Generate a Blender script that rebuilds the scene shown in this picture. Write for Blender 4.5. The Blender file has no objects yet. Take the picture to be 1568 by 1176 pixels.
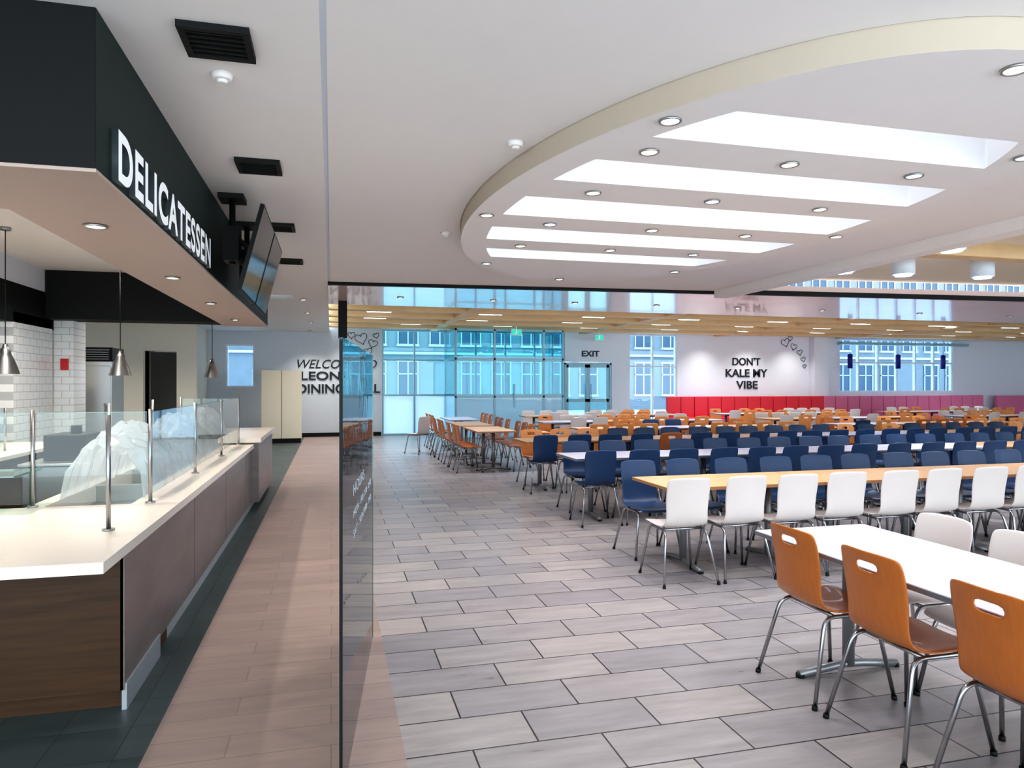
import bpy, math, random
from mathutils import Vector, Matrix
random.seed(4)
S = bpy.context.scene
S.view_settings.view_transform = 'Standard'
try: S.view_settings.look = 'Medium High Contrast'
except Exception: S.view_settings.look = 'None'
S.view_settings.exposure = 0.62

# ------------------------------------------------------------------ materials
def srgb(r, g, b):
    def f(c):
        c /= 255.0
        return c/12.92 if c <= 0.04045 else ((c+0.055)/1.055)**2.4
    return (f(r), f(g), f(b), 1)

def new_mat(name):
    m = bpy.data.materials.new(name); m.use_nodes = True
    nt = m.node_tree
    return m, nt, nt.nodes['Principled BSDF']

def mat(name, col, rough=0.5, metal=0.0, emis=None, es=0.0, var=0.06, vscale=6.0, bump=0.0, spec=0.5, stretch=(1, 1, 1), coat=0.0):
    m, nt, p = new_mat(name)
    c = srgb(*col)
    tc = nt.nodes.new('ShaderNodeTexCoord'); mp = nt.nodes.new('ShaderNodeMapping')
    mp.inputs['Scale'].default_value = stretch
    nz = nt.nodes.new('ShaderNodeTexNoise'); nz.inputs['Scale'].default_value = vscale; nz.inputs['Detail'].default_value = 5
    nt.links.new(tc.outputs['Object'], mp.inputs['Vector']); nt.links.new(mp.outputs[0], nz.inputs['Vector'])
    mx = nt.nodes.new('ShaderNodeMix'); mx.data_type = 'RGBA'
    mx.inputs['A'].default_value = tuple(x*(1-var) for x in c[:3])+(1,)
    mx.inputs['B'].default_value = tuple(min(1, x*(1+var)) for x in c[:3])+(1,)
    nt.links.new(nz.outputs['Fac'], mx.inputs['Factor'])
    nt.links.new(mx.outputs['Result'], p.inputs['Base Color'])
    p.inputs['Roughness'].default_value = rough; p.inputs['Metallic'].default_value = metal
    p.inputs['Specular IOR Level'].default_value = spec
    p.inputs['Coat Weight'].default_value = coat
    if emis:
        p.inputs['Emission Color'].default_value = srgb(*emis); p.inputs['Emission Strength'].default_value = es
    if bump:
        b = nt.nodes.new('ShaderNodeBump'); b.inputs['Strength'].default_value = bump; b.inputs['Distance'].default_value = 0.01
        nt.links.new(nz.outputs['Fac'], b.inputs['Height']); nt.links.new(b.outputs[0], p.inputs['Normal'])
    return m

def glass(name, tint, f0=0.04, diff=0.0, dcol=(230, 240, 245), ripple=0.0):
    m = bpy.data.materials.new(name); m.use_nodes = True; nt = m.node_tree
    for n in list(nt.nodes):
        if n.type != 'OUTPUT_MATERIAL': nt.nodes.remove(n)
    out = nt.nodes['Material Output']
    tr = nt.nodes.new('ShaderNodeBsdfTransparent'); tr.inputs[0].default_value = srgb(*tint)
    gl = nt.nodes.new('ShaderNodeBsdfGlossy'); gl.inputs['Roughness'].default_value = 0.02
    lw = nt.nodes.new('ShaderNodeLayerWeight'); lw.inputs['Blend'].default_value = 0.5
    pw = nt.nodes.new('ShaderNodeMath'); pw.operation = 'POWER'; pw.inputs[1].default_value = 5
    ad = nt.nodes.new('ShaderNodeMath'); ad.operation = 'MULTIPLY_ADD'; ad.use_clamp = True
    ad.inputs[1].default_value = 1-f0; ad.inputs[2].default_value = f0
    nt.links.new(lw.outputs['Facing'], pw.inputs[0]); nt.links.new(pw.outputs[0], ad.inputs[0])
    if ripple:
        tc = nt.nodes.new('ShaderNodeTexCoord'); nz = nt.nodes.new('ShaderNodeTexNoise'); nz.inputs['Scale'].default_value = 5
        b = nt.nodes.new('ShaderNodeBump'); b.inputs['Strength'].default_value = ripple; b.inputs['Distance'].default_value = 0.01
        nt.links.new(tc.outputs['Object'], nz.inputs['Vector']); nt.links.new(nz.outputs['Fac'], b.inputs['Height']); nt.links.new(b.outputs[0], gl.inputs['Normal'])
    base = tr.outputs[0]
    if diff > 0:
        df = nt.nodes.new('ShaderNodeBsdfTranslucent'); df.inputs[0].default_value = srgb(*dcol)
        d2 = nt.nodes.new('ShaderNodeBsdfDiffuse'); d2.inputs[0].default_value = srgb(*dcol)
        mm = nt.nodes.new('ShaderNodeMixShader'); mm.inputs[0].default_value = 0.45
        nt.links.new(df.outputs[0], mm.inputs[1]); nt.links.new(d2.outputs[0], mm.inputs[2])
        m2 = nt.nodes.new('ShaderNodeMixShader'); m2.inputs[0].default_value = diff
        nt.links.new(tr.outputs[0], m2.inputs[1]); nt.links.new(mm.outputs[0], m2.inputs[2]); base = m2.outputs[0]
    mx = nt.nodes.new('ShaderNodeMixShader')
    nt.links.new(ad.outputs[0], mx.inputs[0]); nt.links.new(base, mx.inputs[1]); nt.links.new(gl.outputs[0], mx.inputs[2])
    nt.links.new(mx.outputs[0], out.inputs['Surface'])
    return m

def brick(name, c1, c2, mortar, bw, rh, ms, rough, offset=0.5, axes='XY', bump=0.4, streak=(1.5, 9, 1), sv=0.35, roughvar=0.12):
    m, nt, p = new_mat(name)
    tc = nt.nodes.new('ShaderNodeTexCoord')
    vec = tc.outputs['Object']
    sx = nt.nodes.new('ShaderNodeSeparateXYZ'); nt.links.new(vec, sx.inputs[0])
    cb = nt.nodes.new('ShaderNodeCombineXYZ')
    nt.links.new(sx.outputs[axes[0]], cb.inputs[0]); nt.links.new(sx.outputs[axes[1]], cb.inputs[1])
    bt = nt.nodes.new('ShaderNodeTexBrick'); bt.offset = offset
    bt.inputs['Scale'].default_value = 1; bt.inputs['Brick Width'].default_value = bw; bt.inputs['Row Height'].default_value = rh
    bt.inputs['Mortar Size'].default_value = ms; bt.inputs['Mortar Smooth'].default_value = 0.1
    bt.inputs['Color1'].default_value = srgb(*c1); bt.inputs['Color2'].default_value = srgb(*c2); bt.inputs['Mortar'].default_value = srgb(*mortar)
    nt.links.new(cb.outputs[0], bt.inputs['Vector'])
    mp = nt.nodes.new('ShaderNodeMapping'); mp.inputs['Scale'].default_value = streak
    nt.links.new(cb.outputs[0], mp.inputs[0])
    nz = nt.nodes.new('ShaderNodeTexNoise'); nz.inputs['Scale'].default_value = 1.3; nz.inputs['Detail'].default_value = 6; nz.inputs['Roughness'].default_value = 0.65
    nt.links.new(mp.outputs[0], nz.inputs['Vector'])
    mr = nt.nodes.new('ShaderNodeMapRange'); mr.inputs['From Min'].default_value = 0.25; mr.inputs['From Max'].default_value = 0.75
    mr.inputs['To Min'].default_value = 1-sv; mr.inputs['To Max'].default_value = 1+sv*0.5
    nt.links.new(nz.outputs['Fac'], mr.inputs[0])
    mu = nt.nodes.new('ShaderNodeMix'); mu.data_type = 'RGBA'; mu.blend_type = 'MULTIPLY'; mu.inputs['Factor'].default_value = 1
    nt.links.new(bt.outputs['Color'], mu.inputs['A']); nt.links.new(mr.outputs[0], mu.inputs['B'])
    nt.links.new(mu.outputs['Result'], p.inputs['Base Color'])
    r2 = nt.nodes.new('ShaderNodeMapRange'); r2.inputs['To Min'].default_value = rough-roughvar; r2.inputs['To Max'].default_value = rough+roughvar
    nt.links.new(nz.outputs['Fac'], r2.inputs[0]); nt.links.new(r2.outputs[0], p.inputs['Roughness'])
    b = nt.nodes.new('ShaderNodeBump'); b.inputs['Strength'].default_value = bump; b.inputs['Distance'].default_value = 0.003; b.invert = True
    nt.links.new(bt.outputs['Fac'], b.inputs['Height']); nt.links.new(b.outputs[0], p.inputs['Normal'])
    return m

M = {}
M['ceil'] = mat('ceiling_paint', (236, 232, 229), 0.7, var=0.02, spec=0.2)
M['rimshade'] = mat('oval_rim_shade', (196, 184, 168), 0.7, var=0.02, spec=0.2)  # ceiling paint made darker: shade of the ring's outer face put into colour
M['ceil2'] = mat('ceiling_cream', (238, 228, 206), 0.75, var=0.05, vscale=2)
M['beam'] = mat('ceiling_beam_tan', (222, 192, 146), 0.6, var=0.08)
M['gloss'] = mat('soffit_gloss', (240, 214, 208), 0.2, var=0.05, vscale=1.5, coat=0.4)
M['wall'] = mat('wall_white', (230, 236, 248), 0.65, var=0.02)
M['wallg'] = mat('wall_grey', (206, 213, 222), 0.65, var=0.03)
M['joint'] = mat('ceiling_joint', (212, 218, 228), 0.65, var=0.03)
M['beige'] = mat('wall_beige', (218, 212, 198), 0.65, var=0.03)
M['cream'] = mat('cream_panel', (232, 224, 202), 0.5, var=0.03)
M['black'] = mat('black_paint', (12, 14, 14), 0.6, var=0.1, spec=0.3)
M['blackg'] = mat('sign_band_charcoal', (30, 46, 43), 0.6, var=0.08, spec=0.3)
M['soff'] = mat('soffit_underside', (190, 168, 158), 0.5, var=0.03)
M['screen'] = mat('tv_screen', (16, 24, 28), 0.12, var=0.05)
M['letter'] = mat('letter_white', (235, 240, 242), 0.4, emis=(235, 240, 245), es=0.2, var=0.01)
M['lside'] = mat('letter_return_grey', (70, 80, 84), 0.4, var=0.01)
M['ink'] = mat('letter_navy', (24, 34, 44), 0.6, var=0.02)
M['chrome'] = mat('chrome', (170, 172, 176), 0.22, 1.0, var=0.03)
M['steel'] = mat('brushed_steel', (176, 178, 178), 0.33, 1.0, var=0.05, stretch=(1, 1, 20))
M['greysteel'] = mat('painted_steel_grey', (140, 142, 146), 0.35, 0.7, var=0.03)
M['top'] = mat('counter_quartz', (238, 228, 216), 0.25, var=0.03, vscale=30)
M['cside'] = mat('counter_slate_panel', (122, 111, 108), 0.30, 0.1, var=0.5, vscale=2.0, bump=0.15, stretch=(1, .8, 3))
M['cwood'] = mat('counter_dark_wood', (68, 46, 27), 0.45, var=0.6, vscale=3, stretch=(1, 1, 14), spec=0.3)
M['kick'] = mat('metal_kick', (196, 200, 204), 0.3, 0.5, var=0.05)
M['wrap'] = glass('plastic_film', (245, 248, 252), 0.10, 0.78, (240, 244, 250))
M['clear'] = glass('clear_glass', (250, 254, 252), 0.03)
M['panelglass'] = glass('partition_glass', (150, 176, 190), 0.22, ripple=0.10)
M['green'] = glass('green_edge_glass', (150, 215, 200), 0.12)
M['teal'] = glass('tinted_glass', (206, 240, 245), 0.04)
M['winglass'] = glass('window_glass', (228, 243, 252), 0.04)
M['frost'] = glass('frosted_glass', (215, 236, 246), 0.05, 0.85, (226, 240, 248))
M['frame'] = mat('window_frame_white', (226, 236, 244), 0.4, var=0.02)
M['alum'] = mat('aluminium_frame', (150, 186, 200), 0.4, 0.2, var=0.02)
M['cw'] = mat('shell_white', (208, 199, 195), 0.4, var=0.03)
M['cn'] = mat('shell_navy', (12, 48, 86), 0.45, var=0.08)
M['co'] = mat('shell_maple', (180, 102, 38), 0.36, var=0.18, vscale=5, stretch=(14, 14, 1.2), coat=0.2)
M['ct'] = mat('shell_light_maple', (226, 152, 88), 0.4, var=0.12, vscale=5, stretch=(14, 14, 1.2))
M['cb'] = mat('shell_walnut', (154, 88, 46), 0.36, var=0.18, vscale=5, stretch=(14, 14, 1.2), coat=0.2)
M['tw'] = mat('table_laminate_white', (214, 211, 226), 0.28, var=0.015)
M['to'] = mat('table_laminate_maple', (224, 178, 130), 0.3, var=0.08, vscale=4, stretch=(1, 14, 1))
M['edge'] = mat('table_edge', (168, 120, 80), 0.45, var=0.08)
M['red'] = mat('banquette_red', (214, 50, 68), 0.5, var=0.06)
M['mauve'] = mat('banquette_mauve', (214, 120, 156), 0.5, var=0.06)
M['alarm'] = mat('alarm_red', (200, 30, 30), 0.4)
M['dark'] = mat('dark_opening', (86, 86, 82), 0.8)
M['lampw'] = mat('lamp_warm', (255, 240, 215), 0.5, emis=(255, 222, 180), es=7)
M['lampc'] = mat('lamp_cool', (225, 235, 255), 0.5, emis=(190, 205, 255), es=7)
M['strip'] = mat('strip_lamp', (240, 250, 255), 0.5, emis=(215, 238, 255), es=4)
M['sky'] = mat('skylight_diffuser', (240, 246, 255), 0.5, emis=(220, 236, 255), es=1.5)
M['exit'] = mat('exit_sign_green', (40, 150, 130), 0.4, emis=(60, 190, 170), es=0.6)
M['snow'] = mat('snow', (205, 214, 226), 0.8, var=0.03)
M['stone'] = mat('stone_facade', (110, 120, 128), 0.8, var=0.18, vscale=1.5)
M['pane'] = mat('facade_pane', (42, 70, 94), 0.4, var=0.2, vscale=0.4)
M['fframe'] = mat('facade_frame', (178, 188, 196), 0.5)
M['blue'] = mat('blue_banner', (16, 24, 130), 0.5)
M['decal'] = mat('glass_decal_white', (185, 195, 204), 0.5)
M['tilefloor'] = brick('floor_tile_slate', (166, 157, 153), (142, 136, 138), (36, 31, 32), 0.6, 0.3, 0.0045, 0.32, sv=0.3)
M['plank'] = brick('corridor_plank', (162, 141, 132), (150, 131, 124), (130, 112, 106), 1.2, 0.2, 0.0025, 0.40, 0.37, bump=0.1, sv=0.22)
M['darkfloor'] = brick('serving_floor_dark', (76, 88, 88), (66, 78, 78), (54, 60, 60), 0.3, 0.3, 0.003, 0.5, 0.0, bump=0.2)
M['subway'] = brick('subway_tile', (234, 234, 232), (228, 230, 230), (180, 182, 182), 0.2, 0.1, 0.004, 0.2, axes='YZ', sv=0.04, roughvar=0.03)
M['subwayx'] = brick('subway_tile_x', (234, 234, 232), (228, 230, 230), (180, 182, 182), 0.2, 0.1, 0.004, 0.2, axes='XZ', sv=0.04, roughvar=0.03)

# ------------------------------------------------------------------ mesh builder
class MB:
    def __init__(s): s.v = []; s.f = []; s.m = []; s.s = []
    def _add(s, vs, fs, m, sm=False):
        o = len(s.v); s.v += [tuple(v) for v in vs]
        for f in fs: s.f.append([i+o for i in f]); s.m.append(m); s.s.append(sm)
        return s
    def box(s, x0, x1, y0, y1, z0, z1, m=0):
        if x0 > x1: x0, x1 = x1, x0
        if y0 > y1: y0, y1 = y1, y0
        v = [(x0,y0,z0),(x1,y0,z0),(x1,y1,z0),(x0,y1,z0),(x0,y0,z1),(x1,y0,z1),(x1,y1,z1),(x0,y1,z1)]
        return s._add(v, [(0,3,2,1),(4,5,6,7),(0,1,5,4),(1,2,6,5),(2,3,7,6),(3,0,4,7)], m)
    def prism(s, pts, z0, z1, m=0):
        n = len(pts)
        v = [(x,y,z0) for x,y in pts]+[(x,y,z1) for x,y in pts]
        f = [tuple(reversed(range(n))), tuple(range(n, 2*n))]+[(i,(i+1)%n,n+(i+1)%n,n+i) for i in range(n)]
        return s._add(v, f, m)
    def tube(s, pts, r, n=8, m=0, radii=None, caps=True):
        P = [Vector(p) for p in pts]; rings = []
        up = None; o = len(s.v)
        for i, p in enumerate(P):
            t = (P[min(i+1, len(P)-1)]-P[max(i-1, 0)]).normalized()
            if up is None:
                a = Vector((0,0,1)) if abs(t.z) < 0.9 else Vector((1,0,0))
                up = (a-t*a.dot(t)).normalized()
            else:
                up = (up-t*up.dot(t)).normalized()
            w = t.cross(up); rr = radii[i] if radii else r
            for k in range(n):
                an = 2*math.pi*k/n
                s.v.append(tuple(p+(up*math.cos(an)+w*math.sin(an))*rr))
        for i in range(len(P)-1):
            for k in range(n):
                a = o+i*n+k; b = o+i*n+(k+1)%n
                s.f.append([a, b, b+n, a+n]); s.m.append(m); s.s.append(True)
        if caps:
            s.f.append([o+k for k in reversed(range(n))]); s.m.append(m); s.s.append(False)
            e = o+(len(P)-1)*n
            s.f.append([e+k for k in range(n)]); s.m.append(m); s.s.append(False)
        return s
    def cyl(s, p0, p1, r0, r1=None, n=20, m=0):
        return s.tube([p0, p1], r0, n, m, radii=[r0, r0 if r1 is None else r1])
    def mesh(s, name, mats):
        me = bpy.data.meshes.new(name); me.from_pydata(s.v, [], s.f)
        for mm in mats: me.materials.append(mm)
        me.polygons.foreach_set('material_index', s.m); me.polygons.foreach_set('use_smooth', s.s)
        me.update(); return me
    def obj(s, name, mats, bevel=0.0, loc=(0,0,0), rot=0.0, seg=2):
        o = bpy.data.objects.new(name, s.mesh(name, mats)); S.collection.objects.link(o)
        o.location = loc; o.rotation_euler = (0, 0, rot)
        if bevel:
            b = o.modifiers.new('bevel', 'BEVEL'); b.width = bevel; b.segments = seg; b.limit_method = 'ANGLE'
        return o

def roundp(pts, r, seg=5):
    P = [Vector(p) for p in pts]; out = [P[0]]
    for i in range(1, len(P)-1):
        a = (P[i-1]-P[i]); b = (P[i+1]-P[i]); rr = min(r, a.length*.45, b.length*.45)
        a = P[i]+a.normalized()*rr; b = P[i]+b.normalized()*rr
        for k in range(seg+1):
            t = k/seg
            out.append(a*(1-t)**2+P[i]*2*t*(1-t)+b*t*t)
    out.append(P[-1]); return out

def plate(name, loops, z0, z1, material):
    cu = bpy.data.curves.new(name, 'CURVE'); cu.dimensions = '2D'; cu.fill_mode = 'BOTH'; cu.extrude = (z1-z0)/2
    for L in loops:
        sp = cu.splines.new('POLY'); sp.points.add(len(L)-1)
        for i, (x, y) in enumerate(L): sp.points[i].co = (x, y, 0, 1)
        sp.use_cyclic_u = True
    o = bpy.data.objects.new(name+'_tmp', cu); S.collection.objects.link(o)
    dg = bpy.context.evaluated_depsgraph_get()
    me = bpy.data.meshes.new_from_object(o.evaluated_get(dg))
    bpy.data.objects.remove(o); me.name = name
    me.materials.clear(); me.materials.append(material)
    o = bpy.data.objects.new(name, me); S.collection.objects.link(o); o.location = (0, 0, (z0+z1)/2)
    return o

def link_mesh(name, me, loc, rot=0.0):
    o = bpy.data.objects.new(name, me); S.collection.objects.link(o); o.location = loc; o.rotation_euler = (0, 0, rot); return o

def text(name, body, size_h, width, loc, rot, material, extrude=0.01, shear=0.0, bold=0.0, side=None, space=1.0):
    cu = bpy.data.curves.new(name, 'FONT'); cu.body = body; cu.extrude = extrude; cu.size = 1; cu.shear = shear; cu.offset = bold
    cu.align_x = 'LEFT'; cu.space_character = space
    o = bpy.data.objects.new(name+'_tmp', cu); S.collection.objects.link(o)
    dg = bpy.context.evaluated_depsgraph_get(); me = bpy.data.meshes.new_from_object(o.evaluated_get(dg)); bpy.data.objects.remove(o)
    xs = [v.co.x for v in me.vertices]; ys = [v.co.y for v in me.vertices]
    x0, x1, y0, y1 = min(xs), max(xs), min(ys), max(ys)
    for v in me.vertices:
        v.co.x = (v.co.x-x0)/(x1-x0)*width; v.co.y = (v.co.y-y0)/(y1-y0)*size_h
    me.materials.clear(); me.materials.append(material)
    if side:
        me.materials.append(side); me.update()
        for p in me.polygons: p.material_index = 0 if abs(p.normal.z) > .7 else 1
    o = bpy.data.objects.new(name, me); S.collection.objects.link(o); o.location = loc; o.rotation_euler = rot
    return o

# ------------------------------------------------------------------ floors
MB().box(0.31, 28, -3, 22.2, -0.1, 0).obj('floor_dining', [M['tilefloor']])
MB().box(-0.78, 0.31, -3, 22.2, -0.1, 0).obj('floor_corridor', [M['plank']])
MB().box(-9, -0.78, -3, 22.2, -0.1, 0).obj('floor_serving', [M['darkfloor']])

# ------------------------------------------------------------------ ceilings
def ell(cx, cy, a, b, n=96): return [(cx+a*math.cos(2*math.pi*i/n), cy+b*math.sin(2*math.pi*i/n)) for i in range(n)]
EC = (3.0, 5.76)
plate('ceiling_main', [[(-0.02, -3), (6.4, -3), (6.4, 10.55), (-0.02, 11.07)], ell(*EC, 1.855, 3.425)], 3.17, 3.29, M['ceil'])
MB().box(-9, -0.05, -3, 22, 3.17, 3.29).obj('ceiling_corridor', [M['ceil']])
MB().box(-0.05, -0.02, -3, 11.07, 3.176, 3.29).obj('trim_ceiling_joint', [M['joint']])
slots = [(3.25, 3.71), (4.17, 4.66), (5.12, 5.72), (6.18, 6.72), (7.18, 7.66)]
loops = [ell(*EC, 1.85, 3.42)]
ai, bi = 1.6, 3.1
for y0, y1 in slots:
    ny = 8; L = []
    for i in range(ny+1):
        y = y0+(y1-y0)*i/ny; L.append((EC[0]+ai*math.sqrt(max(0, 1-((y-EC[1])/bi)**2)), y))
    for i in range(ny, -1, -1):
        y = y0+(y1-y0)*i/ny; L.append((EC[0]-ai*math.sqrt(max(0, 1-((y-EC[1])/bi)**2)), y))
    loops.append(L)
so_ = plate('ceiling_oval_skylight_surround', loops, 3.03, 3.70, M['ceil'])
so_.data.materials.append(M['rimshade'])
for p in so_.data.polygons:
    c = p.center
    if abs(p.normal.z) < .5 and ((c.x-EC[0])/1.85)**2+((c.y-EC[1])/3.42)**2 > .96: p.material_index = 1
MB().box(1.2, 4.8, 2.9, 8.0, 3.80, 3.84).obj('window_skylight', [M['sky']])
MB().box(6.25, 6.5, -3, 10.55, 3.05, 3.42).obj('ceiling_bulkhead', [M['ceil']])
MB().prism([(-0.05, 11.07), (13, 10.02), (13, 10.12), (-0.05, 11.17)], 3.125, 3.20).obj('partition_track', [M['black']])
MB().prism([(-0.05, 11.15), (28, 8.9), (28, 14), (-0.05, 14)], 3.15, 3.3).obj('ceiling_soffit', [M['gloss']])
MB().box(0.13, 0.29, 13.4, 13.56, 2.46, 3.15).obj('partition_hanger', [M['black']], 0.01)
MB().box(-0.05, 28, 14, 22.2, 3.45, 3.55).obj('ceiling_far', [M['ceil2']])
MB().prism([(6.45, -3), (28, -3), (28, 9.0), (6.45, 10.63)], 3.42, 3.52).obj('ceiling_right', [M['ceil2']])
b = MB()
for y in [14.2, 15.8, 17.4, 19.0, 20.6]: b.box(-0.05, 28, y, y+0.3, 3.24, 3.46)
for x in [3, 8, 13, 18, 23]: b.box(x, x+0.25, 14, 22, 3.27, 3.46)
for y in [0.5, 3.0, 5.4, 7.2]: b.box(6.5, 28, y, y+0.25, 3.24, 3.43)
b.obj('ceiling_beams', [M['beam']], 0.01)
b = MB()
for y in [15.1, 16.7, 18.3, 19.9]:
    for k in range(10):
        x = 0.8+k*2.7+(1.1 if int(y) % 2 else 0)
        b.box(x, x+0.6, y, y+0.16, 3.31, 3.45, 1); b.box(x+0.02, x+0.58, y+0.02, y+0.14, 3.30, 3.31, 0)
for y in [4.2, 6.3]:
    for k in range(5):
        x = 8.6+k*2.9
        b.box(x, x+1.2, y, y+0.18, 3.28, 3.42, 1); b.box(x+0.02, x+1.18, y+0.02, y+0.16, 3.27, 3.28, 0)
b.obj('ceiling_strip_lights', [M['strip'], M['frame']])
db = MB(); db.cyl((0,0,0.02),(0,0,0.30),0.15,n=28,m=0); db.cyl((0,0,0.0),(0,0,0.02),0.11,n=28,m=1)
dm = db.mesh('drum_lamp', [M['frame'], M['lampc']])
for x, y in [(6.9, 8.25), (7.9, 8.25), (9.2, 8.15), (10.6, 8.1), (7.0, 6.6), (8.4, 6.5), (9.8, 6.5), (7.5, 4.6)]:
    link_mesh('drum_ceiling_lamp', dm, (x, y, 3.14))

def dl_mesh(mt):
    q = MB()
    n = 24
    q.tube([(math.cos(2*math.pi*i/n)*0.055, math.sin(2*math.pi*i/n)*0.055, -0.002) for i in range(n+1)], 0.008, 6, 0, caps=False)
    q.cyl((0,0,-0.003),(0,0,0.003),0.048,n=24,m=1)
    return q.mesh('downlight', [M['steel'], mt])
dmw, dmc = dl_mesh(M['lampw']), dl_mesh(M['lampc'])
def downlight(x, y, z, warm=True, e=22, ang=140, light=True):
    o = link_mesh('recessed_downlight', dmw if warm else dmc, (x, y, z-0.006))
    if not light: return
    l = bpy.data.lights.new('downlight_bulb', 'SPOT'); l.energy = e*2.0; l.spot_size = math.radians(ang); l.spot_blend = 1.0
    l.shadow_soft_size = 0.06; l.color = (1, 0.92, 0.84) if warm else (0.84, 0.89, 1)
    lo = bpy.data.objects.new('bulb', l); S.collection.objects.link(lo); lo.parent = o; lo.location = (0, 0, -0.02)
for i in range(8):
    a = math.pi/4*i; downlight(EC[0]+1.73*math.cos(a), EC[1]+3.27*math.sin(a), 3.03, i % 2 == 0)
for j, y in enumerate([3.94, 4.89, 5.95, 6.95]):
    for i, x in enumerate([1.89, 2.88, 3.86]): downlight(x, y, 3.03, (i+j) % 3 != 2, light=((i+j) % 2 == 0))
for y in [4.35, 6.3, 8.2, 10.2]: downlight(-1.27, y, 2.485, True, 16)
for x, y in [(-2.7, 5.2), (-2.7, 7.2), (-2.7, 9.2), (-2.9, 12.6), (-4.6, 12.9)]: downlight(x, y, 3.17, True, 78)  # fill lamps added to brighten the kitchen and canopy interior
for x in [1.2, 2.9, 4.5, 6.2, 8.0, 10, 12.5, 15]: downlight(x, 12.6, 3.15, False, 50)
for y in [1.5, 13.5, 16, 18.5]: downlight(-0.5, y, 3.17, True, 22 if y < 5 else 50)
for x in [-0.6, 0.6, 12.5, 14.3, 16]: downlight(x, 21.2, 3.17 if x < 0 else 3.45, True, 55, 110)  # the two leftmost are fill lamps added to lift the grey back wall
for x, y in [(8.5, 5), (8.5, 8), (6, 16.5), (10, 16.5), (14, 16.5), (18, 17), (12, 19.6), (22, 18.5), (1.2, 17)]: downlight(x, y, 3.42 if y < 14 else 3.45, False, 150)

sd = MB(); sd.cyl((0,0,-0.03),(0,0,0),0.045,0.055,24,0); sd.cyl((0,0,-0.045),(0,0,-0.03),0.02,0.03,16,0)
sdm = sd.mesh('smoke_detector', [M['ceil']])
for x, y in [(1.16, 4.39), (1.15, 7.18), (-0.535, 3.8)]: link_mesh('smoke_detector', sdm, (x, y, 3.17))
q = MB(); q.box(-.15,.15,-.15,-.12,-.03,0); q.box(-.15,.15,.12,.15,-.03,0); q.box(-.15,-.12,-.12,.12,-.03,0); q.box(.12,.15,-.12,.12,-.03,0); q.box(-.12,.12,-.12,.12,-.012,0)
for k in range(5): q.box(-.12,.12,-.1+k*.045,-.09+k*.045,-.025,-.012)
qm = q.mesh('ceiling_vent', [M['black']])
for y in [3.42, 5.3, 7.3, 9.3]: link_mesh('ceiling_vent_grille', qm, (-0.5, y, 3.17))
q = MB()
for k in range(6): q.box(-.2,.2,-.2+k*.07,-.17+k*.07,-.02,0)
q.box(-.22,-.2,-.22,.2,-.025,0); q.box(.2,.22,-.22,.2,-.025,0)
q.obj('ceiling_air_diffuser', [M['frame']], loc=(-0.9, 13.2, 3.17))

# ------------------------------------------------------------------ walls
HW = 3.55
w = MB()
w.box(-9,-3.0,22,22.2,0,HW); w.box(-3.0,-2.2,22,22.2,0,1.5); w.box(-3.0,-2.2,22,22.2,2.77,HW); w.box(-2.2,1.53,22,22.2,0,HW)
w.obj('wall_back_left', [M['wallg']])
w = MB()
w.box(1.53,7.5,22,22.2,3.3,HW); w.box(7.5,9.8,22,22.2,2.34,HW); w.box(9.17,9.8,22,22.2,0,2.34); w.box(9.8,11.6,22,22.2,3.3,HW)
w.box(11.6,18.2,22,22.2,0,HW); w.box(18.2,23.4,22,22.2,3.28,HW); w.box(18.2,23.4,22,22.2,0,1.3); w.box(23.4,28,22,22.2,0,HW)
w.box(16.9,17.5,21.7,22,0,HW)
w.obj('wall_back', [M['wall']])
MB().box(28,28.2,-3,22.2,0,HW).obj('wall_right', [M['wall']])
MB().box(-9.2,-9,-3,22.2,0,HW).obj('wall_left', [M['beige']])
w = MB(); w.box(-9,-3.55,15,15.15,0,3.17); w.box(-2.95,-2.6,15,15.15,0,3.17); w.box(-3.55,-2.95,15,15.15,2.25,3.17); w.box(-3.6,-3.5,15.7,22,0,3.17)
w.obj('wall_kitchen', [M['beige']])
MB().box(-3.55,-2.95,15.6,15.65,0,2.25).obj('doorway_dark_kitchen', [M['dark']])  # grey sheet whose colour stands in for the shade behind the doorway

def window(name, x0, x1, z0, z1, nx, zs, gm, fm, y=22.05, f=0.05, frost=None):
    o = MB()
    o.box(x0,x1,y,y+0.08,z1-f,z1,0); o.box(x0,x1,y,y+0.08,z0,z0+f,0)
    for i in range(nx+1):
        x = x0+(x1-x0-f)*i/nx; o.box(x,x+f,y-0.02,y+0.1,z0,z1,0)
    for z in zs: o.box(x0,x1,y-0.01,y+0.09,z-f/2,z+f/2,0)
    if frost:
        o.box(x0,x1,y+0.03,y+0.04,z0,frost,2); o.box(x0,x1,y+0.03,y+0.04,frost,z1,1)
    else: o.box(x0,x1,y+0.03,y+0.04,z0,z1,1)
    return o.obj(name, [fm, gm, M['frost']])
window('window_1', -3.0,-2.2,1.5,2.77,1,[], M['winglass'], M['frame'])
window('window_2', 1.53,7.48,0,3.3,6,[2.35,1.25], M['teal'], M['alum'], frost=1.25)
window('window_3', 9.8,11.6,0,3.3,2,[2.2,0.3], M['winglass'], M['frame'])
window('window_4', 18.2,23.4,1.3,3.28,6,[2.4], M['winglass'], M['frame'])
MB().box(18.1,23.9,21.75,21.98,3.05,3.15).obj('trim_window_valance', [M['alum']])
pb = MB(); pb.cyl((0,0,0),(0,0,.5),.085,n=20,m=0); pb.cyl((0,0,.5),(0,0,.53),.09,.03,n=20,m=0); pb.cyl((0,0,.53),(0,0,1.28),.008,n=8,m=1); pb.cyl((0,0,-.01),(0,0,0),.07,n=20,m=1)
pbm = pb.mesh('blue_banner_mesh', [M['blue'], M['alum']])
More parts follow.
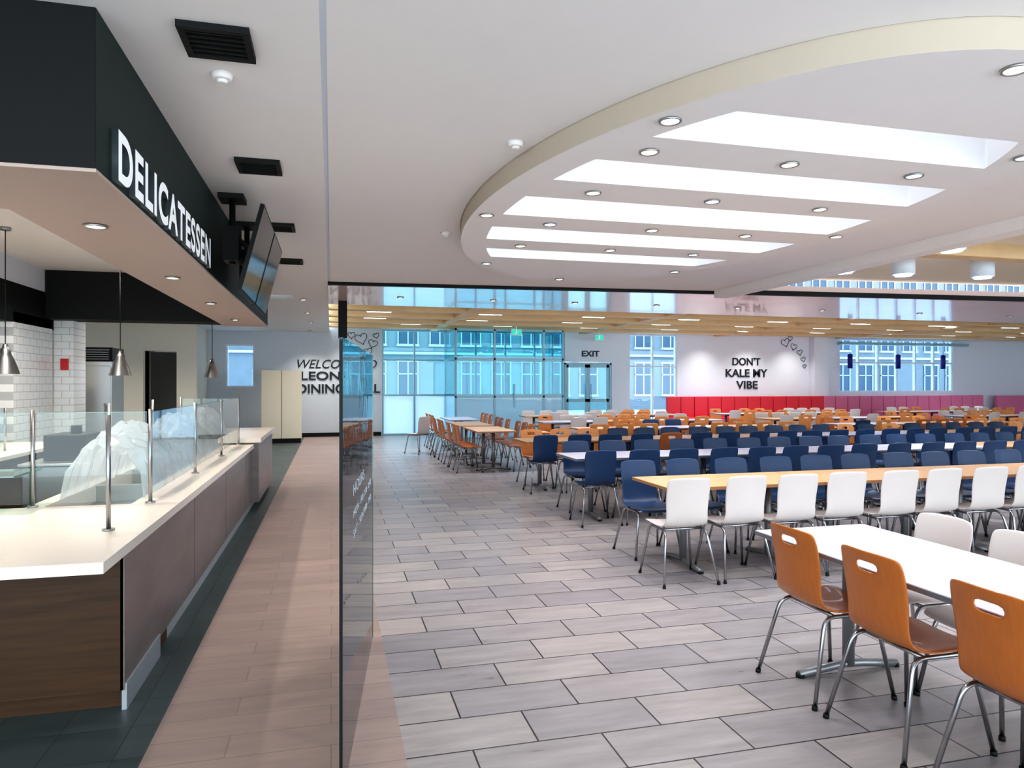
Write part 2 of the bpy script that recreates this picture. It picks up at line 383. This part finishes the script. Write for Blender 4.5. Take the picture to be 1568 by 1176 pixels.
for x in (18.25, 20.35, 22.4): link_mesh('blue_hanging_banner', pbm, (x, 21.5, 2.17))  # cylinders on cords standing in for blue banners; they give no light
o = MB()
for x in (7.56, 8.33):
    o.box(x,x+.08,22.03,22.1,0,2.25,0); o.box(x+.67,x+.75,22.03,22.1,0,2.25,0); o.box(x,x+.75,22.03,22.1,2.15,2.25,0)
    o.box(x,x+.75,22.03,22.1,0,.3,0); o.box(x,x+.75,22.03,22.1,1.0,1.1,0); o.box(x+.08,x+.67,22.06,22.07,.3,2.15,1)
o.box(7.51,9.15,22.0,22.12,2.25,2.32,0); o.box(7.51,7.56,22.0,22.12,0,2.3,0); o.box(9.1,9.15,22.0,22.12,0,2.3,0)
o.cyl((8.24,21.98,1.1),(8.24,21.98,1.6),0.015,n=8); o.cyl((8.42,21.98,1.1),(8.42,21.98,1.6),0.015,n=8)
o.obj('door_entrance', [M['alum'], M['teal']])
o = MB(); y = 19.9; x0, x1 = 3.45, 6.75
for x in (x0, 4.6, 6.1, x1-.05): o.box(x,x+.06,y,y+.06,0,3.2,0)
for z in (0, 1.2, 2.3, 3.15): o.box(x0,x1,y,y+.06,z,z+.06,0)
o.box(x0,x1,y+.025,y+.035,1.2,3.15,1); o.box(x0,x1,y+.025,y+.035,0.06,1.2,2)
for z in (0, 2.3, 3.15):
    o.box(x1-.05,x1,y,21.98,z,z+.06,0); o.box(x0,x0+.05,y,21.98,z,z+.06,0)
o.box(x1-.03,x1-.02,y,21.98,0,3.15,1); o.box(x0+.02,x0+.03,y,21.98,0,3.15,1)
o.box(x1-.05,x1,20.9,20.96,0,3.2,0)
o.box(5.2,5.24,y-.05,y-.02,0.9,1.6,0)
o.obj('glass_vestibule', [M['alum'], M['teal'], M['frost']])
R90 = (math.radians(90), 0, 0)
text('wall_lettering_dont', "DON'T", .28, 1.12, (13.75, 21.985, 2.26), R90, M['ink'], .008, 0, .02)
text('wall_lettering_kale_my', "KALE MY", .28, 1.68, (13.48, 21.985, 1.85), R90, M['ink'], .008, 0, .02)
text('wall_lettering_vibe', "VIBE", .28, .86, (13.9, 21.985, 1.43), R90, M['ink'], .008, 0, .02)
text('wall_lettering_welcome', "WELCOME TO", .26, 2.35, (-0.98, 21.985, 2.08), R90, M['ink'], .008, 0.3, .0)
text('wall_lettering_leonard', "LEONARD", .26, 2.1, (-0.88, 21.985, 1.72), R90, M['ink'], .008, 0, .02)
text('wall_lettering_dining_hall', "DINING HALL", .28, 2.45, (-0.98, 21.985, 1.32), R90, M['ink'], .008, 0, .02)
text('wall_lettering_exit', "EXIT", .19, .62, (8.1, 21.985, 2.52), R90, M['ink'], .008, 0, .02)
def hearts(name, pts):
    o = MB()
    for (x, z, s, t) in pts:
        L = []
        for i in range(29):
            a = 2*math.pi*i/28
            hx = 16*math.sin(a)**3/17; hz = (13*math.cos(a)-5*math.cos(2*a)-2*math.cos(3*a)-math.cos(4*a))/17
            L.append((x+s*(hx*math.cos(t)-hz*math.sin(t)), 21.985, z+s*(hx*math.sin(t)+hz*math.cos(t))))
        o.tube(L, 0.009, 5, 0, caps=False)
    o.obj(name, [M['ink']])
hearts('wall_heart_doodle', [(15.9,3.1,.18,.3),(16.25,2.95,.14,-.3),(16.5,2.75,.12,.2),(16.1,3.25,.1,0),(16.65,2.5,.1,.3),(16.7,2.25,.08,.1)])
hearts('wall_heart_doodle', [(.9,3.0,.2,.3),(1.25,2.85,.15,-.3),(1.1,2.6,.14,.2),(.6,3.1,.12,0),(1.35,3.1,.1,.3)])
for x, y in [(8.4, 21.2), (5.2, 19.6)]:
    o = MB(); o.box(-.16,.16,-.03,.03,-.45,-.25,0); o.cyl((0,0,-.25),(0,0,0),.012,n=8,m=1); o.box(-.14,.14,-.035,-.03,-.43,-.27,2)
    o.box(-.02,.02,-.04,-.035,-.37,-.31,1); o.cyl((0,-.04,-.29),(0,-.036,-.29),.014,n=10,m=1); o.box(-.05,.0,-.04,-.035,-.41,-.385,1)
    o.obj('exit_sign', [M['frame'], M['letter'], M['exit']], loc=(x, y, 3.45))
o = MB(); o.box(-1.82,-0.78,19.9,20.05,0.12,1.97,0); o.box(-1.8,-0.8,19.92,20.03,0,.12,1); o.box(-1.3,-1.29,19.89,19.9,.12,1.97,1)
o.obj('cream_room_divider', [M['cream'], M['black']], 0.01)
MB().box(-2.6,1.5,21.96,22,0,0.12).obj('baseboard_back', [M['black']])
o = MB(); n = 26; X0, X1 = 11.0, 24.4
for i in range(n):
    a = X0+(X1-X0)*i/n; bb = X0+(X1-X0)*(i+1)/n-.02; m = 0 if i < 12 else 1
    o.box(a,bb,21.55,21.68,.42,1.17,m); o.box(a,bb,21.1,21.56,.3,.47,m)
o.box(X0,X1,21.15,21.66,0,.3,2)
o.obj('banquette_bench', [M['red'], M['mauve'], M['black']], 0.02)
MB().box(25.0,27.5,21.1,21.6,0,.47).box(25.0,27.5,21.5,21.66,.47,1.15).obj('banquette_bench_short', [M['mauve']], .02)

# ------------------------------------------------------------------ outside
MB().box(-30,70,22.3,60,-.25,-.15).obj('snowy_ground', [M['snow']])
o = MB(); o.box(-30,70,44,44.5,-.2,11,0)
for i in range(48):
    for z in (0.9, 4.1, 7.3):
        x = -28+i*2.0
        if z < 1 and i % 6 == 5: continue
        o.box(x,x+1.3,43.95,44,z,z+2.1,1)
        for k in range(3): o.box(x+k*.62,x+.07+k*.62,43.9,43.96,z,z+2.1,2)
        o.box(x,x+1.3,43.9,43.96,z+1.3,z+1.37,2); o.box(x-.05,x+1.35,43.85,44,z-.14,z,2); o.box(x-.05,x+1.35,43.88,44,z+2.1,z+2.2,2)
o.box(-30,70,43.8,44,3.45,3.6,2)
o.obj('stone_building', [M['stone'], M['pane'], M['fframe']])

# ------------------------------------------------------------------ canopy with sign
o = MB()
o.box(-1.58,-0.95,3.26,11.4,2.50,3.17,0)
o.box(-6,-0.952,3.255,3.27,2.50,3.17,1)
o.box(-6,-1.58,3.26,4.07,2.50,3.17,1)
o.box(-3.8,-1.58,10.9,11.4,2.50,3.17,1)
o.box(-4.0,-3.8,4.07,11.4,2.37,2.86,1); o.box(-4.0,-3.81,4.07,11.4,2.86,3.17,3)
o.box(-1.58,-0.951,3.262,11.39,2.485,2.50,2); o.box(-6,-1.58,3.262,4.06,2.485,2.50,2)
o.obj('canopy_bulkhead', [M['blackg'], M['black'], M['soff'], M['wall']])
text('delicatessen_sign', "DELICATESSEN", .235, 2.47, (-.935, 3.47, 2.51), (math.radians(90), 0, math.radians(90)), M['letter'], .014, 0, .03, side=M['lside'], space=1.12)

def tv(y0, y1):
    o = MB()
    H = .70; t = math.atan2(.17, .66)
    o.box(-.03,.0,-(y1-y0)/2,(y1-y0)/2,-H/2,H/2,0); o.box(0,.003,-(y1-y0)/2+.015,(y1-y0)/2-.015,-H/2+.02,H/2-.015,1)
    o.box(-.06,-.03,-.25,.25,-.2,.2,0)
    ob = o.obj('hanging_television', [M['black'], M['screen']], loc=(-.59, (y0+y1)/2, 2.66)); ob.rotation_euler = (0, t, 0)
    br = MB(); yc = (y0+y1)/2
    br.tube([(-.80,yc,3.17),(-.80,yc,2.60)], .025, 10); br.box(-.9,-.7,yc-.12,yc+.12,3.13,3.17)
    br.tube([(-.80,yc-.05,2.85),(-.64,yc-.12,2.72)], .015, 8); br.tube([(-.80,yc+.05,2.85),(-.64,yc+.12,2.72)], .015, 8)
    br.box(-.86,-.74,yc-.1,yc+.1,2.62,2.9); br.tube([(-.80,yc,2.65),(-.68,yc,2.6)], .02, 8)
    br.obj('television_bracket', [M['black']])
tv(5.75, 6.75); tv(6.8, 7.8)

# ------------------------------------------------------------------ serving counter
o = MB()
o.box(-1.75,-.98,4.9,11.5,.10,.70,0); o.box(-1.23,-.98,4.9,11.5,.70,.79,0)
o.box(-5.5,-1.0,3.82,4.85,.10,.79,1); o.box(-5.5,-.985,3.79,3.82,.10,.79,1); o.box(-1.0,-.98,3.79,4.9,.10,.79,0)
o.box(-5.5,-1.0,3.85,4.8,0,.10,1); o.box(-1.7,-1.0,4.8,11.45,0,.10,4)
o.box(-.995,-.972,3.80,4.5,0,.13,4)
for y in (5.6,7.2,8.8): o.box(-.981,-.979,y,y+.005,.1,.79,2)
o.box(-5.5,-.94,3.32,4.9,.79,.84,3); o.box(-1.23,-.94,4.9,9.35,.79,.84,3); o.box(-1.82,-1.72,4.9,9.35,.70,.84,3)
o.box(-1.72,-1.23,4.9,9.35,.70,.715,5)
for y in (5.9,6.9,7.9): o.box(-1.72,-1.23,y,y+.05,.70,.83,5)
o.box(-1.85,-.86,9.35,11.55,.86,.92,3); o.box(-1.75,-.9,9.4,11.5,.1,.86,0); o.box(-.9,-.89,9.4,11.5,.1,.86,0)
o.obj('serving_counter', [M['cside'], M['cwood'], M['black'], M['top'], M['kick'], M['steel']], .006)
o = MB()
ys = [4.04,4.91,6.43,7.9,9.3]
for y in ys:
    o.cyl((-1.12,y,.84),(-1.12,y,1.44),.012,n=12,m=0); o.cyl((-1.12,y,.84),(-1.12,y,.85),.03,n=16,m=0)
for y in ys[1:]:
    o.cyl((-1.78,y,.84),(-1.78,y,1.44),.012,n=12,m=0); o.cyl((-1.78,y,.84),(-1.78,y,.85),.03,n=16,m=0)
for a, bb in zip(ys[1:-1], ys[2:]):
    o.box(-1.118,-1.112,a+.03,bb-.03,.90,1.42,1); o.box(-1.119,-1.111,a+.03,bb-.03,1.42,1.424,2)
o.box(-1.76,-1.14,4.905,4.911,.86,1.42,1); o.box(-1.76,-1.14,9.3,9.306,.86,1.42,1); o.box(-1.76,-1.14,4.904,4.912,1.42,1.424,2)
o.box(-3.2,-1.80,4.905,4.911,.86,1.42,1); o.box(-3.2,-1.80,4.904,4.912,1.42,1.424,2)
o.box(-2.9,-1.80,4.7,5.1,1.05,1.06,2); o.cyl((-2.4,4.88,.84),(-2.4,4.88,1.44),.012,n=12,m=0)
o.obj('sneeze_guard', [M['steel'], M['clear'], M['green']])
def film(name, x0, x1, y0, y1, h, seed):
    random.seed(seed); nx, ny = 14, 44; vs = []; fs = []
    for j in range(ny+1):
        for i in range(nx+1):
            u = i/nx; v = j/ny
            z = .86+h*math.sin(math.pi*u)**.5*(.6+.4*abs(math.sin(v*math.pi*2.5+.4)))+random.uniform(-.03,.03)
            vs.append((x0+(x1-x0)*u+random.uniform(-.015,.015), y0+(y1-y0)*v+random.uniform(-.02,.02), z if 0 < i < nx else .845))
    for j in range(ny):
        for i in range(nx):
            a = j*(nx+1)+i; fs.append((a,a+1,a+nx+2,a+nx+1))
    q = MB(); q._add(vs, fs, 0); q.obj(name, [M['wrap']])
film('plastic_film_cover', -1.70,-1.2,5.1,9.1,.46,3)
o = MB(); o.box(-4.45,-3.1,5.2,9.6,.1,.86,0); o.box(-4.47,-3.05,5.15,9.65,.86,.9,1); o.box(-4.4,-3.2,5.3,9.5,0,.1,2)
for y in (5.9,6.8,7.7,8.6): o.box(-3.1,-3.095,y,y+.01,.1,.86,2)
o.box(-4.45,-3.9,5.2,9.6,.9,1.15,1)
o.obj('back_prep_counter', [M['cwood'], M['top'], M['black']], .005)
o = MB()
for y in (5.6,7.0,8.4): o.cyl((-3.3,y,.9),(-3.3,y,1.35),.012,n=10,m=0)
o.box(-3.303,-3.297,5.6,8.4,.95,1.33,1)
o.obj('sneeze_guard_small', [M['steel'], M['clear']])
o = MB(); o.box(-2.7,-2.15,7.2,8.2,.08,.85,0); o.box(-2.72,-2.13,7.15,8.25,.85,.88,0); o.box(-2.6,-2.25,7.4,7.9,.88,1.12,1); o.cyl((-2.4,7.65,1.12),(-2.4,7.65,1.2),.05,n=12,m=1)
for x in (-2.62,-2.23):
    for y in (7.3,8.1): o.cyl((x,y,0),(x,y,.08),.03,n=10,m=1)
o.obj('food_warmer_cart', [M['steel'], M['black']], .01)
MB().box(-4.3,-3.8,9.9,11.15,0,2.5).obj('wall_tiled_pier', [M['subway']])
MB().box(-4.6,-4.5,5.0,9.9,0,3.17).obj('wall_tiled', [M['subway']])
MB().box(-3.8,-3.55,11.2,11.7,0,3.17).obj('wall_tiled_end', [M['subwayx']])
o = MB(); o.box(-.05,.05,-.03,0,-.08,.08,0); o.box(-.03,.03,-.045,-.03,-.02,.05,0)
o.obj('fire_alarm_pull', [M['alarm']], .005, loc=(-3.66,11.2,1.88))
o = MB(); o.box(-.3,.3,-.33,.33,.1,1.95,0); o.box(-.28,.28,-.35,-.33,.15,1.88,0); o.box(-.3,.3,-.3,.33,1.95,2.17,1)
for k in range(5): o.box(-.26,.26,-.36,-.3,1.98+k*.035,1.995+k*.035,2)
o.cyl((.22,-.39,.8),(.22,-.39,1.3),.012,n=8); o.box(.2,.24,-.39,-.35,.8,.83); o.box(.2,.24,-.39,-.35,1.27,1.3)
for x in (-.25,.25):
    for y in (-.28,.28): o.cyl((x,y,0),(x,y,.1),.025,n=10,m=1)
o.obj('commercial_refrigerator', [M['steel'], M['black'], M['greysteel']], .008, loc=(-3.6,12.4,0))
pm = MB()
prof = [(.02,.30),(.03,.26),(.045,.25),(.05,.2),(.07,.16),(.10,.08),(.125,.0)]
pm.tube([(0,0,z) for r, z in prof], 0, 24, 0, radii=[r for r, z in prof], caps=False)
pm.tube([(0,0,.005),(0,0,.01)], .11, 20, 1); pm.cyl((0,0,.29),(0,0,1.45),.005,n=6,m=2); pm.cyl((0,0,1.44),(0,0,1.47),.05,n=16,m=0)
pmm = pm.mesh('pendant', [M['steel'], M['lampw'], M['black']])
for x, y in [(-2.45,9.3),(-1.8,11.75),(-3.16,8.05)]: link_mesh('pendant_lamp', pmm, (x,y,1.70))

# ------------------------------------------------------------------ freestanding glass panel
o = MB(); L = 1.75
o.box(0,.012,0,.012,0,1.78,0); o.box(.002,.010,.012,L,.0,1.77,1); o.box(.0,.012,L,L+.006,0,1.77,2); o.box(0,.012,0,L,1.77,1.78,2)
gp = o.obj('glass_partition_panel', [M['black'], M['panelglass'], M['green']], loc=(.03,2.75,0), rot=-math.atan2(.226,1.83))
for i, (tx, zz, ww) in enumerate([("HOURS", 1.10, .6), ("MON - FRI 7:30 - 8:00", 1.0, 1.1), ("SAT - SUN 9:00 - 7:00", .91, 1.1)]):
    d = text('glass_lettering_%d' % i, tx, .05 if i == 0 else .035, ww, (.0115, .45, zz), (math.radians(90), 0, math.radians(90)), M['decal'], .0003)
    d.parent = gp

# ------------------------------------------------------------------ chairs
def chair_mesh(name, shell, hole):
    prof = [(.225,.425,.17),(.215,.44,.19),(.16,.452,.205),(.05,.447,.212),(-.06,.441,.208),(-.13,.446,.20),(-.175,.47,.19),(-.198,.52,.182),
            (-.210,.58,.182),(-.218,.65,.186),(-.228,.71,.19),(-.238,.765,.19),(-.246,.805,.188),(-.254,.835,.182),(-.26,.858,.168)]
    ts = [-1,-.8,-.55,-.32,-.11,.11,.32,.55,.8,1]
    vs = []; fs = []
    for i, (y, z, w) in enumerate(prof):
        bk = max(0, min(1, (z-.45)/.15))
        for t in ts: vs.append((w*t, y+.03*bk*t*t, z+(.012*(1-bk))*t*t-(.012*t**4 if i == len(prof)-1 else 0)))
    n = len(ts)
    for i in range(len(prof)-1):
        for j in range(n-1):
            if hole and i == 11 and 3 <= j <= 5: continue
            a = i*n+j; fs.append((a, a+1, a+n+1, a+n))
    me = bpy.data.meshes.new('tmp'); me.from_pydata(vs, [], fs)
    ob = bpy.data.objects.new('tmp', me); S.collection.objects.link(ob)
    so = ob.modifiers.new('s', 'SOLIDIFY'); so.thickness = .012; so.offset = 0
    ss = ob.modifiers.new('ss', 'SUBSURF'); ss.levels = 1
    dg = bpy.context.evaluated_depsgraph_get(); em = bpy.data.meshes.new_from_object(ob.evaluated_get(dg)); bpy.data.objects.remove(ob)
    b = MB(); b._add([tuple(v.co) for v in em.vertices], [tuple(p.vertices) for p in em.polygons], 0, True)
    for sx in (-1, 1):
        b.tube(roundp([(sx*.235,-.265,.006),(sx*.175,-.16,.425),(sx*.175,.14,.425),(sx*.235,.205,.006)], .06), .0105, 8, 1)
        b.cyl((sx*.235,-.266,0),(sx*.234,-.262,.02),.014,n=8,m=2); b.cyl((sx*.235,.206,0),(sx*.234,.203,.02),.014,n=8,m=2)
    b.tube([(-.175,-.1,.425),(.175,-.1,.425)], .010, 8, 1); b.tube([(-.175,.1,.425),(.175,.1,.425)], .010, 8, 1)
    return b.mesh(name, [shell, M['chrome'], M['black']])
CH = {'w': chair_mesh('chair_white', M['cw'], False), 'n': chair_mesh('chair_navy', M['cn'], False), 't': chair_mesh('chair_light_maple', M['ct'], True),
      'o': chair_mesh('chair_maple', M['co'], True), 'b': chair_mesh('chair_walnut', M['cb'], True)}
random.seed(11)
def chair(k, x, y, rot, j=.02):
    return link_mesh('dining_chair', CH[k], (x+random.uniform(-j,j), y+random.uniform(-j,j), 0), rot+random.uniform(-.05,.05)*(j > 0))

def table_mesh(L, W, top):
    b = MB(); 
    b.box(-L/2,L/2,-W/2,W/2,.712,.74,0); b.box(-L/2-.002,L/2+.002,-W/2-.002,W/2+.002,.714,.736,1)
    for sx in (-1, 1):
        x = sx*(L/2-.32)
        b.cyl((x,0,.04),(x,0,.70),.032,n=16,m=2); b.box(x-.05,x+.05,-.25,.25,.69,.713,3)
        b.tube(roundp([(x,-.32,.015),(x,-.06,.045),(x,.06,.045),(x,.32,.015)], .05), .022, 10, 2)
        for sy in (-1, 1): b.cyl((x,sy*.31,0),(x,sy*.31,.02),.024,n=12,m=3)
    b.box(-L/2+.3,L/2-.3,-.02,.02,.67,.70,3)
    return b.mesh('table', [top, M['edge'] if top == M['to'] else M['greysteel'], M['greysteel'], M['black']])
TL = 1.5
TB = {k: table_mesh(TL, .73, M[k]) for k in ('tw', 'to')}
TLc = table_mesh(2.5, .75, M['tw'])

link_mesh('dining_table', TLc, (2.79, 2.37, 0), math.pi/2)
for y in (3.18, 2.63, 2.03): chair('o', 2.56, y, -math.pi/2, 0)
for y in (3.2, 2.72, 2.1): chair('w', 3.12, y, math.pi/2, 0)

rows = [
    (5.62, 2.70, 4, 'w', 'n', ['to','to','to']),
    (7.95, 2.72, 6, 'n', 'n', ['tw','tw','tw','tw','to']),
    (10.35, 2.80, 7, 'bnnnnn', 'nnt', ['to','to','to','tw','tw','to']),
    (12.8, 4.6, 7, 'otnt', 'tno', ['to','tw','to','tw','to','to']),
    (15.3, 4.6, 8, 'ttow', 'tw', ['tw','to']),
    (18.2, 5.0, 9, 'twt', 'tw', ['to','tw']),
]
for yc, x0, nt, near, far, tops in rows:
    x = x0
    for i in range(nt):
        link_mesh('dining_table', TB[tops[i % len(tops)]], (x+TL/2, yc, 0))
        kn = random.choice(near); kf = random.choice(far)
        for k in range(3):
            cx = x+TL*(k+.5)/3-(.17 if yc < 6 else 0)
            if yc < 11 or random.random() < .8: chair(kn if random.random() < .75 else random.choice(near), cx, yc-.36, 0)
            if yc < 11 or random.random() < .7: chair(kf if random.random() < .75 else random.choice(far), cx+.12, yc+.44, math.pi)
        x += TL+.015
        if yc > 12 and i % 3 == 2: x += 1.3
for yc in (13.1, 14.95):
    link_mesh('dining_table', TB['to'], (2.92, yc, 0), math.pi/2)
    for k in range(3):
        cy = yc+(k-1)*.5
        chair('o', 2.44, cy, -math.pi/2); chair('b' if k else 'o', 3.42, cy, math.pi/2)
link_mesh('dining_table', TB['tw'], (3.1, 17.3, 0), math.pi/2)
for k in range(3): chair('o', 2.6, 16.75+k*.55, -math.pi/2); chair('o', 3.6, 16.75+k*.55, math.pi/2)
chair('w', 1.95, 16.2, .6)

# ------------------------------------------------------------------ world
W = bpy.data.worlds.new('world'); S.world = W; W.use_nodes = True; nt = W.node_tree
bg = nt.nodes['Background']; bg.inputs[0].default_value = (0.79, 0.91, 1.0, 1); bg.inputs[1].default_value = 3.0

cd = bpy.data.cameras.new('camera'); cd.sensor_width = 36; cd.lens = 24.57; cd.clip_start = .05; cd.clip_end = 300
co = bpy.data.objects.new('camera', cd); S.collection.objects.link(co); co.location = (0, 0, 1.6)
co.rotation_euler = (math.radians(90), 0, -math.radians(14.51)); S.camera = co
